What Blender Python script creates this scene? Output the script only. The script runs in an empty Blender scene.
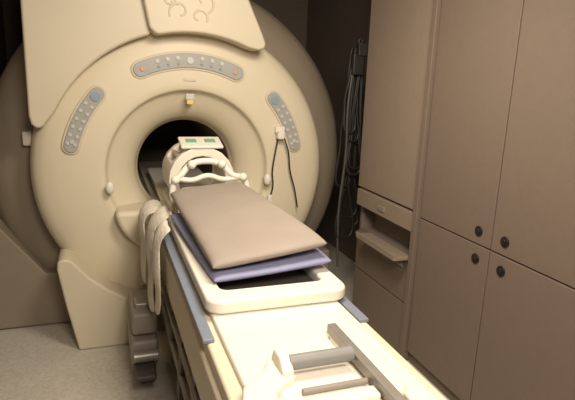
import bpy, bmesh, math, random
from mathutils import Vector, Matrix
random.seed(4)
sc=bpy.context.scene
try: sc.view_settings.view_transform='Standard'
except Exception: pass

# ---------------------------------------------------------------- materials
def mat(name,col,rough=0.5,var=0.06,scale=6,bump=0.0,bscale=200,metal=0.0,emit=None,estr=0,spec=0.5):
    m=bpy.data.materials.new(name); m.use_nodes=True
    nt=m.node_tree; b=nt.nodes['Principled BSDF']
    b.inputs['Roughness'].default_value=rough; b.inputs['Metallic'].default_value=metal
    b.inputs['Specular IOR Level'].default_value=spec
    tc=nt.nodes.new('ShaderNodeTexCoord')
    n=nt.nodes.new('ShaderNodeTexNoise'); n.inputs['Scale'].default_value=scale; n.inputs['Detail'].default_value=4
    r=nt.nodes.new('ShaderNodeValToRGB')
    r.color_ramp.elements[0].position=.3; r.color_ramp.elements[1].position=.7
    r.color_ramp.elements[0].color=(*[c*(1-var) for c in col],1)
    r.color_ramp.elements[1].color=(*[min(1,c*(1+var)) for c in col],1)
    nt.links.new(tc.outputs['Object'],n.inputs['Vector']); nt.links.new(n.outputs['Fac'],r.inputs['Fac'])
    nt.links.new(r.outputs['Color'],b.inputs['Base Color'])
    if bump>0:
        n2=nt.nodes.new('ShaderNodeTexNoise'); n2.inputs['Scale'].default_value=bscale; n2.inputs['Detail'].default_value=3
        bp=nt.nodes.new('ShaderNodeBump'); bp.inputs['Strength'].default_value=bump; bp.inputs['Distance'].default_value=0.01
        nt.links.new(tc.outputs['Object'],n2.inputs['Vector']); nt.links.new(n2.outputs['Fac'],bp.inputs['Height'])
        nt.links.new(bp.outputs['Normal'],b.inputs['Normal'])
    if emit:
        b.inputs['Emission Color'].default_value=(*emit,1); b.inputs['Emission Strength'].default_value=estr
    return m
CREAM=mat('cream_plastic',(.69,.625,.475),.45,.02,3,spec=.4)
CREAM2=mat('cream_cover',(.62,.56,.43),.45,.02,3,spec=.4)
OUT_SHADED=mat('outer_cover',(.27,.225,.17),.55,.04,3)  # cream body behind the disc, its shadow put into a darker colour
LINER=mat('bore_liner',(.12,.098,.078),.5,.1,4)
WHITE=mat('white_plastic',(.79,.75,.66),.4,.02,5)
GAP=mat('dark_gap',(.015,.012,.01),.8,0,5)
PANEL=mat('control_panel_grey',(.37,.37,.355),.45,.04,20)
BTN=mat('button_light',(.55,.56,.54),.4,.03,20)
BTNB=mat('button_blue',(.26,.33,.41),.4,.03,20)
AMBER=mat('led_amber',(.6,.33,.22),.4,.03,20)
GREEN=mat('green_glow',(.14,.34,.23),.3,.03,20,emit=(.3,1,.5),estr=.05)  # green with a faint emission, worn by the mirror glass
STICK=mat('sticker_yellow',(.75,.58,.2),.6,.05,20)
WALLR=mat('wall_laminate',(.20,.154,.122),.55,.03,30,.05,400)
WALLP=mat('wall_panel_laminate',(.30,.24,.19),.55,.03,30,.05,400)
WALLL=mat('wall_dark',(.20,.165,.135),.7,.05,10)
DARK=mat('wall_recess',(.18,.145,.115),.8,.05,10)
CEIL=mat('ceiling_panel',(.45,.40,.34),.8,.03,10)
PILLOW=mat('pillow_vinyl',(.315,.27,.23),.65,.04,8,.10,60,spec=.3)
LAV=mat('lavender_foam',(.25,.265,.42),.7,.05,20,.1,150)
BLUE=mat('blue_grey_rail',(.19,.22,.28),.5,.05,20)
GREY=mat('grey_grip',(.25,.245,.24),.5,.05,20)
METAL=mat('brushed_metal',(.32,.30,.27),.4,.08,40,metal=.5)
DGREY=mat('dark_mechanism',(.08,.07,.065),.5,.1,20)
MGREY=mat('mid_grey_plastic',(.28,.25,.22),.5,.08,12)
BLACK=mat('black_rubber',(.012,.012,.012),.5,.1,20)
CLOTH=mat('strap_cloth',(.70,.65,.56),.9,.08,25,.5,60)
KNOB=mat('knob_dark',(.02,.016,.014),.35,.1,20)

def floormat():
    m=bpy.data.materials.new('speckled_vinyl'); m.use_nodes=True; nt=m.node_tree; b=nt.nodes['Principled BSDF']
    b.inputs['Roughness'].default_value=.5
    tc=nt.nodes.new('ShaderNodeTexCoord'); n=nt.nodes.new('ShaderNodeTexNoise'); n.inputs['Scale'].default_value=60; n.inputs['Detail'].default_value=5
    r=nt.nodes.new('ShaderNodeValToRGB'); e=r.color_ramp.elements
    e[0].position=.33; e[0].color=(.50,.465,.40,1); e[1].position=.62; e[1].color=(.60,.57,.50,1)
    nt.links.new(tc.outputs['Object'],n.inputs['Vector']); nt.links.new(n.outputs['Fac'],r.inputs['Fac']); nt.links.new(r.outputs['Color'],b.inputs['Base Color'])
    return m
FLOOR=floormat()

# ---------------------------------------------------------------- helpers
def empty(name,loc=(0,0,0)):
    o=bpy.data.objects.new(name,None); o.empty_display_size=.1; sc.collection.objects.link(o); return o
def finish(o,m,parent=None,bevel=0,smooth=True,seg=3):
    o.data.materials.append(m)
    if smooth:
        for p in o.data.polygons: p.use_smooth=True
    if bevel>0:
        bv=o.modifiers.new('b','BEVEL'); bv.width=bevel; bv.segments=seg; bv.limit_method='ANGLE'; bv.angle_limit=math.radians(35)
        wn=o.modifiers.new('w','WEIGHTED_NORMAL'); wn.keep_sharp=False
    if parent: o.parent=parent
    return o
def mesh(name,verts,faces):
    me=bpy.data.meshes.new(name); me.from_pydata([tuple(v) for v in verts],[],faces)
    bm=bmesh.new(); bm.from_mesh(me); bmesh.ops.recalc_face_normals(bm,faces=bm.faces); bm.to_mesh(me); bm.free()
    o=bpy.data.objects.new(name,me); sc.collection.objects.link(o); return o
def box(name,x0,x1,y0,y1,z0,z1,m,parent=None,bevel=.004,rotz=0,rotx=0,roty=0,smooth=True):
    cx,cy,cz=(x0+x1)/2,(y0+y1)/2,(z0+z1)/2; a,b,c=(x1-x0)/2,(y1-y0)/2,(z1-z0)/2
    vs=[(sx*a,sy*b,sz*c) for sx in(-1,1) for sy in(-1,1) for sz in(-1,1)]
    fs=[(0,1,3,2),(4,6,7,5),(0,4,5,1),(2,3,7,6),(0,2,6,4),(1,5,7,3)]
    o=mesh(name,vs,fs); o.location=(cx,cy,cz); o.rotation_euler=(rotx,roty,rotz)
    return finish(o,m,parent,bevel,smooth and bevel>0)
def prism(name,pts,lo,hi,axis,m,parent=None,bevel=.004,smooth=True):
    def P(p,h):
        return {'y':(p[0],h,p[1]),'z':(p[0],p[1],h),'x':(h,p[0],p[1])}[axis]
    n=len(pts); vs=[P(p,lo) for p in pts]+[P(p,hi) for p in pts]
    fs=[tuple(range(n)),tuple(range(2*n-1,n-1,-1))]+[(i,(i+1)%n,n+(i+1)%n,n+i) for i in range(n)]
    return finish(mesh(name,vs,fs),m,parent,bevel,smooth)
def ringprism(name,outer,inner,z0,z1,m,parent=None,bevel=.004):
    n=len(outer); vs=[(*p,z0) for p in outer]+[(*p,z0) for p in inner]+[(*p,z1) for p in outer]+[(*p,z1) for p in inner]
    fs=[]
    for i in range(n):
        j=(i+1)%n
        fs+=[(i,j,n+j,n+i),(2*n+i,3*n+i,3*n+j,2*n+j),(i,2*n+i,2*n+j,j),(n+i,n+j,3*n+j,3*n+i)]
    return finish(mesh(name,vs,fs),m,parent,bevel)
def rrect(x0,x1,y0,y1,r,k=6):
    out=[]
    for cx,cy,a0 in((x1-r,y1-r,0),(x0+r,y1-r,90),(x0+r,y0+r,180),(x1-r,y0+r,270)):
        for i in range(k+1):
            a=math.radians(a0+90*i/k); out.append((cx+r*math.cos(a),cy+r*math.sin(a)))
    return out
def lathe(name,prof,cx,cz,m,parent=None,seg=128,clampz=None,closed=False):
    vs=[];fs=[];k=len(prof)
    for i in range(seg):
        a=2*math.pi*i/seg
        for r,y in prof:
            z=cz+r*math.sin(a)
            if clampz is not None: z=max(z,clampz)
            vs.append((cx+r*math.cos(a),y,z))
    for i in range(seg):
        for j in range(k-1 if not closed else k):
            a=i*k+j; b=i*k+(j+1)%k; c=((i+1)%seg)*k+(j+1)%k; d=((i+1)%seg)*k+j
            fs.append((a,b,c,d))
    return finish(mesh(name,vs,fs),m,parent,0)
def cyl(name,p0,p1,r,m,parent=None,seg=24,bevel=.003,r2=None):
    p0=Vector(p0);p1=Vector(p1);d=p1-p0;L=d.length;r2=r if r2 is None else r2
    vs=[(r*math.cos(2*math.pi*i/seg),r*math.sin(2*math.pi*i/seg),0) for i in range(seg)]+[(r2*math.cos(2*math.pi*i/seg),r2*math.sin(2*math.pi*i/seg),L) for i in range(seg)]
    fs=[tuple(range(seg)),tuple(range(2*seg-1,seg-1,-1))]+[(i,(i+1)%seg,seg+(i+1)%seg,seg+i) for i in range(seg)]
    o=mesh(name,vs,fs); o.location=p0; o.rotation_euler=d.to_track_quat('Z','Y').to_euler()
    return finish(o,m,parent,bevel)
def tube(name,pts,r,m,parent=None,cyclic=False,res=10):
    cu=bpy.data.curves.new(name,'CURVE'); cu.dimensions='3D'; cu.bevel_depth=r; cu.bevel_resolution=4; cu.resolution_u=res; cu.use_fill_caps=True
    s=cu.splines.new('BEZIER'); s.bezier_points.add(len(pts)-1)
    for b,p in zip(s.bezier_points,pts):
        b.co=p; b.handle_left_type=b.handle_right_type='AUTO'
    s.use_cyclic_u=cyclic
    o=bpy.data.objects.new(name,cu); sc.collection.objects.link(o); cu.materials.append(m)
    dg=bpy.context.evaluated_depsgraph_get(); me=bpy.data.meshes.new_from_object(o.evaluated_get(dg))
    bpy.data.objects.remove(o); o2=bpy.data.objects.new(name,me); sc.collection.objects.link(o2)
    if not me.materials: me.materials.append(m)
    for p in me.polygons: p.use_smooth=True
    if parent:o2.parent=parent
    return o2
def ball(name,c,r,m,parent=None,sc3=(1,1,1)):
    me=bpy.data.meshes.new(name); bm=bmesh.new(); bmesh.ops.create_uvsphere(bm,u_segments=20,v_segments=12,radius=r)
    bm.to_mesh(me); bm.free(); o=bpy.data.objects.new(name,me); sc.collection.objects.link(o); o.location=c; o.scale=sc3
    return finish(o,m,parent)
MX,MZ=-.07,1.0
def arcpts(ri,ro,a0,a1,k=20,round_end=True,cx=None,cz=None):
    cx=MX if cx is None else cx; cz=MZ if cz is None else cz
    out=[]; rm=(ri+ro)/2; h=(ro-ri)/2
    for i in range(k+1):
        a=math.radians(a0+(a1-a0)*i/k); out.append((cx+ro*math.cos(a),cz+ro*math.sin(a)))
    if round_end:
        a=math.radians(a1); c=(cx+rm*math.cos(a),cz+rm*math.sin(a))
        for i in range(1,8):
            b=a+math.pi*i/8; out.append((c[0]+h*math.cos(b),c[1]+h*math.sin(b)))
    for i in range(k+1):
        a=math.radians(a1+(a0-a1)*i/k); out.append((cx+ri*math.cos(a),cz+ri*math.sin(a)))
    if round_end:
        a=math.radians(a0); c=(cx+rm*math.cos(a),cz+rm*math.sin(a))
        for i in range(1,8):
            b=a+math.pi+math.pi*i/8; out.append((c[0]+h*math.cos(b),c[1]+h*math.sin(b)))
    return out
def pol(r,deg): return (MX+r*math.cos(math.radians(deg)),MZ+r*math.sin(math.radians(deg)))

# ---------------------------------------------------------------- room
box('floor',-1.35,1.6,-4.6,2.3,-.05,0,FLOOR,None,0)
box('ceiling',-1.35,1.6,-4.6,2.3,2.35,2.4,CEIL,None,0)
box('wall_left',-1.4,-1.32,-4.6,2.3,0,2.35,WALLL,None,0)
box('wall_back',-1.35,1.6,2.2,2.3,0,2.35,DARK,None,0)
box('wall_front',-1.35,1.6,-4.7,-4.6,0,2.35,WALLR,None,0)
box('wall_right',1.5,1.6,-4.6,2.2,0,2.35,DARK,None,0)

cab=empty('built_in_cabinet')
box('carcass',1.065,1.49,-4.5,-.775,.0,2.34,GAP,cab,0)
ys=[-.79,-1.34,-1.89,-2.44,-2.99,-3.54,-4.09]
for i in range(6):
    a,b=ys[i+1]+.003,ys[i]-.003
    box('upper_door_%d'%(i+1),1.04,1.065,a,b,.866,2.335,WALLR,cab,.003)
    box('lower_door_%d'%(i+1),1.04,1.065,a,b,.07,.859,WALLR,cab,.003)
    ky=(a+.08) if i%2==0 else (b-.08)
    for z in(.927,.795):
        cyl('pull_ring',(1.041,ky,z),(1.034,ky,z),.024,KNOB,cab,24,.002)
        cyl('pull_cup',(1.036,ky,z),(1.028,ky,z),.013,KNOB,cab,20,.002)
box('kick_board',1.06,1.07,-4.5,-.79,0,.07,DARK,cab,0)
box('end_stile',1.02,1.065,-.785,-.745,0,2.34,WALLR,cab,.003)

pan=empty('wall_panel_unit')
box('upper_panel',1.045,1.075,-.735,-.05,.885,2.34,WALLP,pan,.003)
box('side_return',1.075,1.49,-.08,-.05,0,2.34,WALLL,pan,.002)
box('drawer_front',1.03,1.075,-.735,-.07,.765,.872,WALLP,pan,.004)
box('niche_back',1.17,1.20,-.735,-.08,.59,.765,WALLL,pan,0)
box('niche_top',1.075,1.19,-.735,-.08,.755,.77,WALLL,pan,0)
box('niche_floor',1.075,1.19,-.735,-.08,.575,.6,WALLL,pan,0)
box('lower_panel',1.045,1.075,-.735,-.08,.33,.585,WALLR,pan,.003)
box('bottom_panel',1.045,1.075,-.735,-.08,.0,.322,WALLR,pan,.003)
box('drawer_latch',1.022,1.032,-.44,-.36,.80,.83,MGREY,pan,.003)
fs=empty('fold_down_shelf')
prism('shelf_board',rrect(.935,1.043,-.735,-.26,.015),.60,.622,'z',WALLP,fs,.004)
prism('shelf_lip',rrect(.935,.950,-.735,-.26,.006),.622,.635,'z',WALLP,fs,.002)
for y in(-.66,-.34):
    prism('bracket',[(1.043,.60),(.96,.60),(1.043,.53)],y-.008,y+.008,'y',WALLP,fs,.001)

# ---------------------------------------------------------------- MRI scanner
mri=empty('mri_scanner')
lathe('front_cover',[(.30,.22),(.305,.17),(.325,.125),(.365,.085),(.415,.055),(.455,.035),(.470,.022),(.476,.000),(.480,-.015),(.492,-.022),(.52,-.024),(.60,-.023),(.72,-.016),(.80,.0),(.845,.022),(.870,.055),(.88,.10),(.88,.30)],MX,MZ,CREAM,mri,160,.03)
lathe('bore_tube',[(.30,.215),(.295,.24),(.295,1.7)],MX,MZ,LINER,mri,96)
lathe('bore_trim_ring',[(.302,.19),(.296,.20),(.290,.22),(.292,.25),(.300,.25)],MX,MZ,CREAM2,mri,96)
lathe('outer_cover',[(.87,.24),(1.00,.25),(1.09,.285),(1.14,.35),(1.16,.45),(1.16,1.6),(1.05,1.7),(.295,1.7)],MX,MZ,OUT_SHADED,mri,160,.03)
prism('skirt_plate',[(MX-1.15,.01),(MX-1.15,.75),(MX-.85,.35),(MX+.85,.35),(MX+1.05,.35),(MX+1.05,.01)],.2,.5,'y',OUT_SHADED,mri,.01)
def foot(s):
    P=[(-.735,0),(-.79,.28),(-.825,.50),(-.82,.545),(-.79,.56)]
    arc=[(-.745,.545),(-.66,.44),(-.56,.355),(-.45,.29),(-.345,.25)]
    pts=P+arc+[(-.335,.24),(-.335,0)]
    pts=[(MX+s*(x-MX),z) for x,z in pts]
    return prism('corner_foot',pts,-.17,.25,'y',CREAM2,mri,.022)
foot(1); foot(-1)
box('under_panel',MX-.30,MX+.30,-.05,.2,0,.3,OUT_SHADED,mri,.01)
pts=[(-.912,1.9),(-.915,1.33),(-.905,1.285),(-.88,1.262),(-.85,1.27)]+[(-.83,1.30)]+[pol(.80,a) for a in range(154,103,-4)]+[(-.26,2.3),(-.90,2.3)]
prism('upper_cover',pts,-.10,.24,'y',CREAM2,mri,.018)
pts=[(-.30,1.80),(-.27,1.775)]+[pol(.79,a) for a in range(103,66,-3)]+[(.30,1.715),(.335,1.725),(.345,1.75),(.325,1.80),(.24,1.98),(.20,2.15),(.17,2.3),(-.34,2.3),(-.34,2.0)]
prism('badge_cover',pts,-.15,.24,'y',CREAM2,mri,.018)
def spiral(cx,cz,r,t0,t1,n=9):
    return [(cx+r*(1-.75*i/n)*math.cos(t0+(t1-t0)*i/n),-.148,cz+r*(1-.75*i/n)*math.sin(t0+(t1-t0)*i/n)) for i in range(n+1)]
for cx,cz,r,t0,t1 in[(-.14,1.89,.06,3.6,-1.5),(-.04,1.87,.05,-.5,4.5),(-.01,1.95,.06,-1.2,3.6),(-.12,1.97,.055,4.2,-1),(-.19,1.945,.04,1,6)]:
    tube('embossed_scroll',spiral(cx,cz,r,t0,t1),.007,CREAM2,mri)
def panel(a0,a1,ri,ro,btns,name):
    prism(name+'_bezel',arcpts(ri-.012,ro+.012,a0,a1),-.030,.0,'y',CREAM2,mri,.004)
    prism(name,arcpts(ri,ro,a0,a1),-.038,-.01,'y',PANEL,mri,.004)
    for (a,r,s,m) in btns:
        x,z=pol(r,a); cyl('button',(x,-.036,z),(x,-.044,z),s,m,mri,16,.002)
B=[]
for a in range(145,166,4):
    for r in(.653,.692): B.append((a,r,.010,BTN))
B+= [(140,.672,.026,BTNB),(164,.672,.012,BTN)]
panel(138.5,166,.635,.71,B,'left_control_panel')
panel(14,41.5,.635,.71,[(180-a,r,s,m) for a,r,s,m in B],'right_control_panel')
T=[(114,.645,.014,AMBER),(66,.645,.014,AMBER)]
for a in(106,101,96,84,79,74): T+=[(a,.66,.012,BTN),(a,.63,.008,BTNB)]
T+=[(90,.645,.02,BTN)]
panel(65,115,.605,.685,T,'top_control_panel')
box('laser_window',MX-.035,MX+.035,-.030,-.015,1.53,1.545,CREAM2,mri,.003)
box('laser_label',MX-.025,MX+.025,-.032,-.015,1.425,1.46,BTN,mri,.004)
box('laser_sticker',MX-.018,MX+.018,-.031,.02,1.40,1.425,STICK,mri,.003)
N=24
lip=[]
for i in range(N+1):
    a=math.pi+math.pi*i/N
    lip.append((MX+.44*math.cos(a),.80+.30*math.sin(a)))
prism('bore_scoop',lip,-.13,.12,'y',CREAM,mri,.03)
box('bore_bridge',MX-.21,MX+.21,.0,1.6,.70,.80,CREAM2,mri,.01)
for xx,zz in((-.53,.93),(.40,.95)):
    cyl('positioning_knob_stem',(xx,-.01,zz),(xx,-.06,zz),.012,WHITE,mri)
    ball('positioning_knob',(xx,-.07,zz),.024,WHITE,mri,(1,.8,1.5))
box('side_latch',-.985,-.965+.03,.16,.26,1.14,1.22,WHITE,mri,.008)

hb=empty('patient_alarm_bracket')
box('bracket_plate',.45,.51,-.05,-.018,1.235,1.275,WHITE,hb,.006)
box('bracket_cup',.455,.50,-.085,-.04,1.20,1.25,WHITE,hb,.008)
tube('cord_inner',[(.46,-.07,1.21),(.445,-.07,1.12),(.43,-.07,1.0),(.435,-.07,.90),(.42,-.06,.83)],.0045,BLACK,hb)
tube('cord_outer',[(.495,-.07,1.22),(.53,-.07,1.12),(.55,-.06,1.0),(.585,-.06,.88),(.61,-.06,.76)],.0045,BLACK,hb)
box('pendant',.405,.435,-.075,-.05,.78,.85,WHITE,hb,.008)

cb=empty('hanging_cable_bundle')
box('hook_plate',.985,1.10,-.045,.0,1.72,1.80,BLACK,cb,.006)
for k in range(9):
    x0=1.00+random.uniform(-.03,.05); y0=.0+random.uniform(.0,.06); zt=1.78+random.uniform(-.05,.05); zb=random.uniform(.35,1.3)
    w=random.uniform(.02,.05)
    tube('cable',[(x0,y0,zt),(x0-w*.6,y0,(zt*2+zb)/3),(x0-w,y0+.01,(zt+2*zb)/3),(x0,y0,zb),(x0+w*.7,y0+.02,(zt+2*zb)/3),(x0+w*.5,y0+.02,(zt*2+zb)/3),(x0+.01,y0+.01,zt+.01)],random.uniform(.007,.011),BLACK,cb)
box('cable_connector',.96,1.04,-.03,.02,1.60,1.74,BLACK,cb,.01)
tube('grey_cable',[(.98,0,1.7),(.95,-.01,1.4),(.96,0,1.1),(.93,-.01,.7),(.95,0,.3)],.008,DGREY,cb)

# ---------------------------------------------------------------- patient table
tab=empty('mri_patient_table')
L0,L1=-.31,.19
prism('table_top',rrect(L0,L1,-2.55,-.14,.04),.80,.85,'z',CREAM,tab,.010)
prism('table_side_body',rrect(L0-.012,L1+.012,-2.50,-.15,.05),.64,.805,'z',CREAM2,tab,.014)
prism('cradle',rrect(-.27,.15,-2.30,-.14,.04),.845,.868,'z',WHITE,tab,.008)
prism('cradle_inner',rrect(-.25,.13,-.16,.9,.04),.83,.868,'z',WHITE,tab,.008)
box('rail_left',L0-.012,L0+.022,-1.80,-.75,.848,.862,BLUE,tab,.004)
box('rail_right',L1-.030,L1+.004,-1.80,-.75,.848,.862,BLUE,tab,.004)
box('lower_body',-.24,.12,-2.35,-.25,.32,.65,CREAM2,tab,.03)
box('base',-.22,.10,-2.2,-.35,.10,.33,MGREY,tab,.03)
for y in(-.95,-2.0):
    for x in(-.25,.13):
        cyl('caster_wheel',(x-.02,y,.06),(x+.02,y,.06),.058,BLACK,tab)
        box('caster_fork',x-.03,x+.03,y-.03,y+.03,.09,.18,DGREY,tab,.006)
for y in(-.85,-1.15,-1.45):
    box('side_link',-.30,-.26,y-.03,y+.03,.2,.65,DGREY,tab,.006,rotx=.35)
cyl('side_rod',(-.30,-.35,.52),(-.30,-2.2,.52),.012,METAL,tab)
cyl('side_rod',(-.29,-.35,.35),(-.29,-2.2,.35),.014,METAL,tab)
dk=empty('docking_mechanism')
box('dock_housing',-.46,-.335,-.62,-.30,.28,.40,MGREY,dk,.02)
box('dock_housing_low',-.47,-.335,-.66,-.32,.13,.27,MGREY,dk,.02)
box('dock_pedal',-.46,-.36,-.80,-.65,.13,.16,DGREY,dk,.01)
box('dock_post',-.43,-.345,-.60,-.38,.0,.14,DGREY,dk,.01)
box('dock_latch',-.44,-.36,-.56,-.46,.39,.43,METAL,dk,.01)
cyl('dock_roller',(-.46,-.68,.20),(-.34,-.68,.20),.03,METAL,dk)

# handle at the near end
box('handle_shelf',-.20,-.00,-2.30,-1.98,.862,.874,WHITE,tab,.004)
wing=[(-.30,-2.40),(-.30,-2.14),(-.285,-2.09),(-.255,-2.06),(-.22,-2.03),(-.195,-1.99),(-.165,-1.985),(-.150,-2.02),(-.150,-2.08),(-.19,-2.10),(-.215,-2.13),(-.225,-2.18),(-.225,-2.40)]
prism('handle_wing',wing,.855,.895,'z',WHITE,tab,.010)
prism('handle_bracket',[(-2.08,.87),(-2.08,.905),(-2.045,.928),(-2.00,.928),(-1.985,.90),(-1.985,.87)],-.185,-.155,'x',WHITE,tab,.008)
cyl('handle_grip',(-.160,-2.045,.908),(.01,-2.045,.908),.019,GREY,tab,28)
cyl('handle_bar',(-.155,-2.13,.882),(.01,-2.13,.882),.008,MGREY,tab,20)
box('handle_lower_lip',-.155,.01,-2.20,-2.16,.872,.892,WHITE,tab,.006)
box('slide_bar',.014,.040,-2.45,-1.88,.880,.908,METAL,tab,.003)
for y in(-1.93,-2.30): box('slide_bar_foot',.014,.040,y-.03,y+.03,.862,.882,WHITE,tab,.003)
box('lever_arm',.055,.075,-2.42,-2.20,.875,.89,WHITE,tab,.006,rotz=math.radians(-6))
ball('lever_knob',(.058,-2.19,.886),.017,WHITE,tab,(1.2,1,1))

# ---------------------------------------------------------------- tray frame
tr=empty('positioning_tray')
ringprism('tray_rim',rrect(-.285,.185,-1.68,-.66,.05),rrect(-.225,.125,-1.59,-.73,.03),.870,.915,WHITE,tr,.012)
box('tray_floor',-.23,.13,-1.60,-.72,.870,.878,DGREY,tr,.002)

def pad(name,w,l,t,m,loc,rot,amp=.004,p=5,parent=None,nu=44,nv=60,corner=.28,ex=.45,nar=0,drop=0):
    vs=[];idx={};fs=[]
    for side in(1,-1):
        for i in range(nu+1):
            for j in range(nv+1):
                u=-math.cos(math.pi*i/nu); v=-math.cos(math.pi*j/nv)
                x=u*math.sqrt(1-.5*v*v*corner); y=v*math.sqrt(1-.5*u*u*corner)
                x*=1-nar*v
                h=((1-abs(u)**p)*(1-abs(v)**p))**ex if abs(u)<1 and abs(v)<1 else 0
                if i in(0,nu) or j in(0,nv): h=0
                z=side*t/2*h - drop*(u*u*.4+ (v*v if v<0 else 0)*.6)
                if side>0: z+=amp*(math.sin(3*u+2*v)+.7*math.sin(5*v-2*u+1))*h
                idx[side,i,j]=len(vs) if not(side<0 and(i in(0,nu) or j in(0,nv))) else idx[1,i,j]
                if idx[side,i,j]==len(vs): vs.append((x*w/2,y*l/2,z))
    for side in(1,-1):
        for i in range(nu):
            for j in range(nv):
                fs.append((idx[side,i,j],idx[side,i+1,j],idx[side,i+1,j+1],idx[side,i,j+1]))
    o=mesh(name,vs,fs); o.location=loc; o.rotation_euler=rot
    return finish(o,m,parent)
pad('foam_pad',.43,.80,.034,LAV,(-.050,-1.15,.948),(math.radians(1),math.radians(-3.5),math.radians(3)),.001,16,corner=.08)
pad('pillow',.385,.93,.055,PILLOW,(-.065,-1.075,1.014),(math.radians(2),math.radians(-6.5),math.radians(3)),.002,9,corner=.06,nar=.08,drop=.004,ex=.4)

# ---------------------------------------------------------------- head coil
hc=empty('head_coil')
hx,hy0,hy1,hz=-.07,-.42,-.06,1.03
prism('coil_base',rrect(hx-.17,hx+.17,hy0-.02,hy1+.03,.03),.869,.905,'z',WHITE,hc,.01)
def shell(name,a0,a1,y0,y1,ri,ro,m,b=.008):
    prism(name,arcpts(ri,ro,a0,a1,14,False,hx,hz),y0,y1,'y',m,hc,b)
shell('ring_front',-38,218,hy0,hy0+.06,.125,.175,WHITE)
shell('ring_rear',-38,218,hy1-.06,hy1,.125,.172,WHITE)
shell('top_shell',62,118,hy0+.05,hy1-.05,.14,.172,WHITE)
shell('side_shell_left',150,216,hy0+.05,hy1-.05,.14,.172,WHITE)
shell('side_shell_right',-36,30,hy0+.05,hy1-.05,.14,.172,WHITE)
for a in(46,134):
    c=(hx+.155*math.cos(math.radians(a)),hz+.155*math.sin(math.radians(a)))
    cyl('coil_strut',(c[0],hy0+.04,c[1]),(c[0],hy1-.04,c[1]),.014,WHITE,hc,16)
box('mirror_frame',hx-.11,hx+.11,hy0-.01,hy0+.13,1.212,1.228,WHITE,hc,.006,rotx=.25)
for dx in(-.05,.05): box('mirror_glass',hx+dx-.028,hx+dx+.028,hy0+.04,hy0+.085,1.225,1.233,GREEN,hc,.002,rotx=.25)
pad('head_cushion',.20,.25,.05,CLOTH,(hx,-.34,.935),(0,0,0),.003,6,parent=hc)

hf=empty('headrest_frame')
fy=-.56
tube('arch_tube',[(-.235,fy-.02,.88),(-.235,fy,1.05),(-.20,fy,1.09),(-.15,fy+.02,1.135),(-.07,fy+.03,1.15),(.0,fy+.02,1.135),(.06,fy,1.08),(.115,fy,1.06),(.12,fy-.02,.88)],.016,WHITE,hf)
tube('cross_tube',[(-.22,fy,1.07),(-.15,fy,1.06),(-.07,fy,1.08),(.01,fy,1.06),(.10,fy,1.07)],.014,WHITE,hf)
for x,z in((-.23,1.065),(-.15,1.14),(.0,1.14),(.11,1.07)): ball('frame_knob',(x,fy-.01,z),.022,WHITE,hf)

st=empty('restraint_strap')
def ribbon(name,P,w,th=.014):
    vs=[];fs=[];n=len(P)
    for k,(x,y,z) in enumerate(P):
        ww=w*(1+.3*math.sin(k*1.7))
        vs+=[(x+.008*math.sin(k*2.1),y-ww/2,z),(x-.022+.01*math.cos(k*1.3),y,z+.004),(x+.006*math.cos(k),y+ww/2,z)]
    for k in range(n-1):
        for q in(0,1): fs.append((3*k+q,3*k+q+3,3*k+q+4,3*k+q+1))
    o=mesh(name,vs,fs); finish(o,CLOTH,st)
    s=o.modifiers.new('s','SOLIDIFY'); s.thickness=th
    s=o.modifiers.new('u','SUBSURF'); s.levels=2; s.render_levels=2
    return o
ribbon('strap_wide',[(-.275,-.64,.935),(-.31,-.64,.93),(-.355,-.64,.87),(-.36,-.65,.79),(-.375,-.66,.71),(-.36,-.66,.63),(-.375,-.67,.56),(-.36,-.68,.44)],.20)
ribbon('strap_second',[(-.295,-.86,.93),(-.32,-.86,.93),(-.35,-.86,.87),(-.352,-.87,.78),(-.365,-.87,.70),(-.35,-.88,.62),(-.36,-.88,.52)],.16)
ribbon('strap_third',[(-.27,-.40,.89),(-.31,-.40,.91),(-.37,-.40,.89),(-.39,-.41,.80),(-.375,-.42,.72),(-.39,-.42,.60),(-.38,-.43,.50)],.24)

# ---------------------------------------------------------------- lights
def area(name,loc,size,sy,pw,col,rot=(0,0,0)):
    l=bpy.data.lights.new(name,'AREA'); l.shape='RECTANGLE'; l.size=size; l.size_y=sy; l.energy=pw; l.color=col
    o=bpy.data.objects.new(name,l); o.location=loc; o.rotation_euler=rot; sc.collection.objects.link(o); return o
area('ceiling_light',(.1,-1.55,2.26),.5,.45,28,(1,.87,.71),(math.radians(26),0,0))
area('front_fill_light',(-.2,-3.1,2.22),.6,.5,43,(1,.87,.72),(math.radians(36),0,0))  # added fill from the front to brighten the magnet face, not a fixture
w=bpy.data.worlds.new('world'); sc.world=w; w.use_nodes=True
w.node_tree.nodes['Background'].inputs[0].default_value=(.5,.42,.35,1); w.node_tree.nodes['Background'].inputs[1].default_value=.1

# ---------------------------------------------------------------- camera
f=520; psi=math.radians(19.9); th=math.radians(13.4); ro=math.radians(2.2)
F=Vector((math.sin(psi)*math.cos(th),math.cos(psi)*math.cos(th),-math.sin(th)))
R=Vector((math.cos(psi),-math.sin(psi),0)); U=R.cross(F)
R2=R*math.cos(ro)+U*math.sin(ro); U2=U*math.cos(ro)-R*math.sin(ro)
cam=bpy.data.cameras.new('camera'); co=bpy.data.objects.new('camera',cam); sc.collection.objects.link(co)
cam.sensor_width=36; cam.lens=36*f/575; cam.clip_start=.02
M=Matrix((R2,U2,-F)).transposed().to_4x4(); M.translation=Vector((-.56,-3.1,1.58)); co.matrix_world=M
sc.camera=co
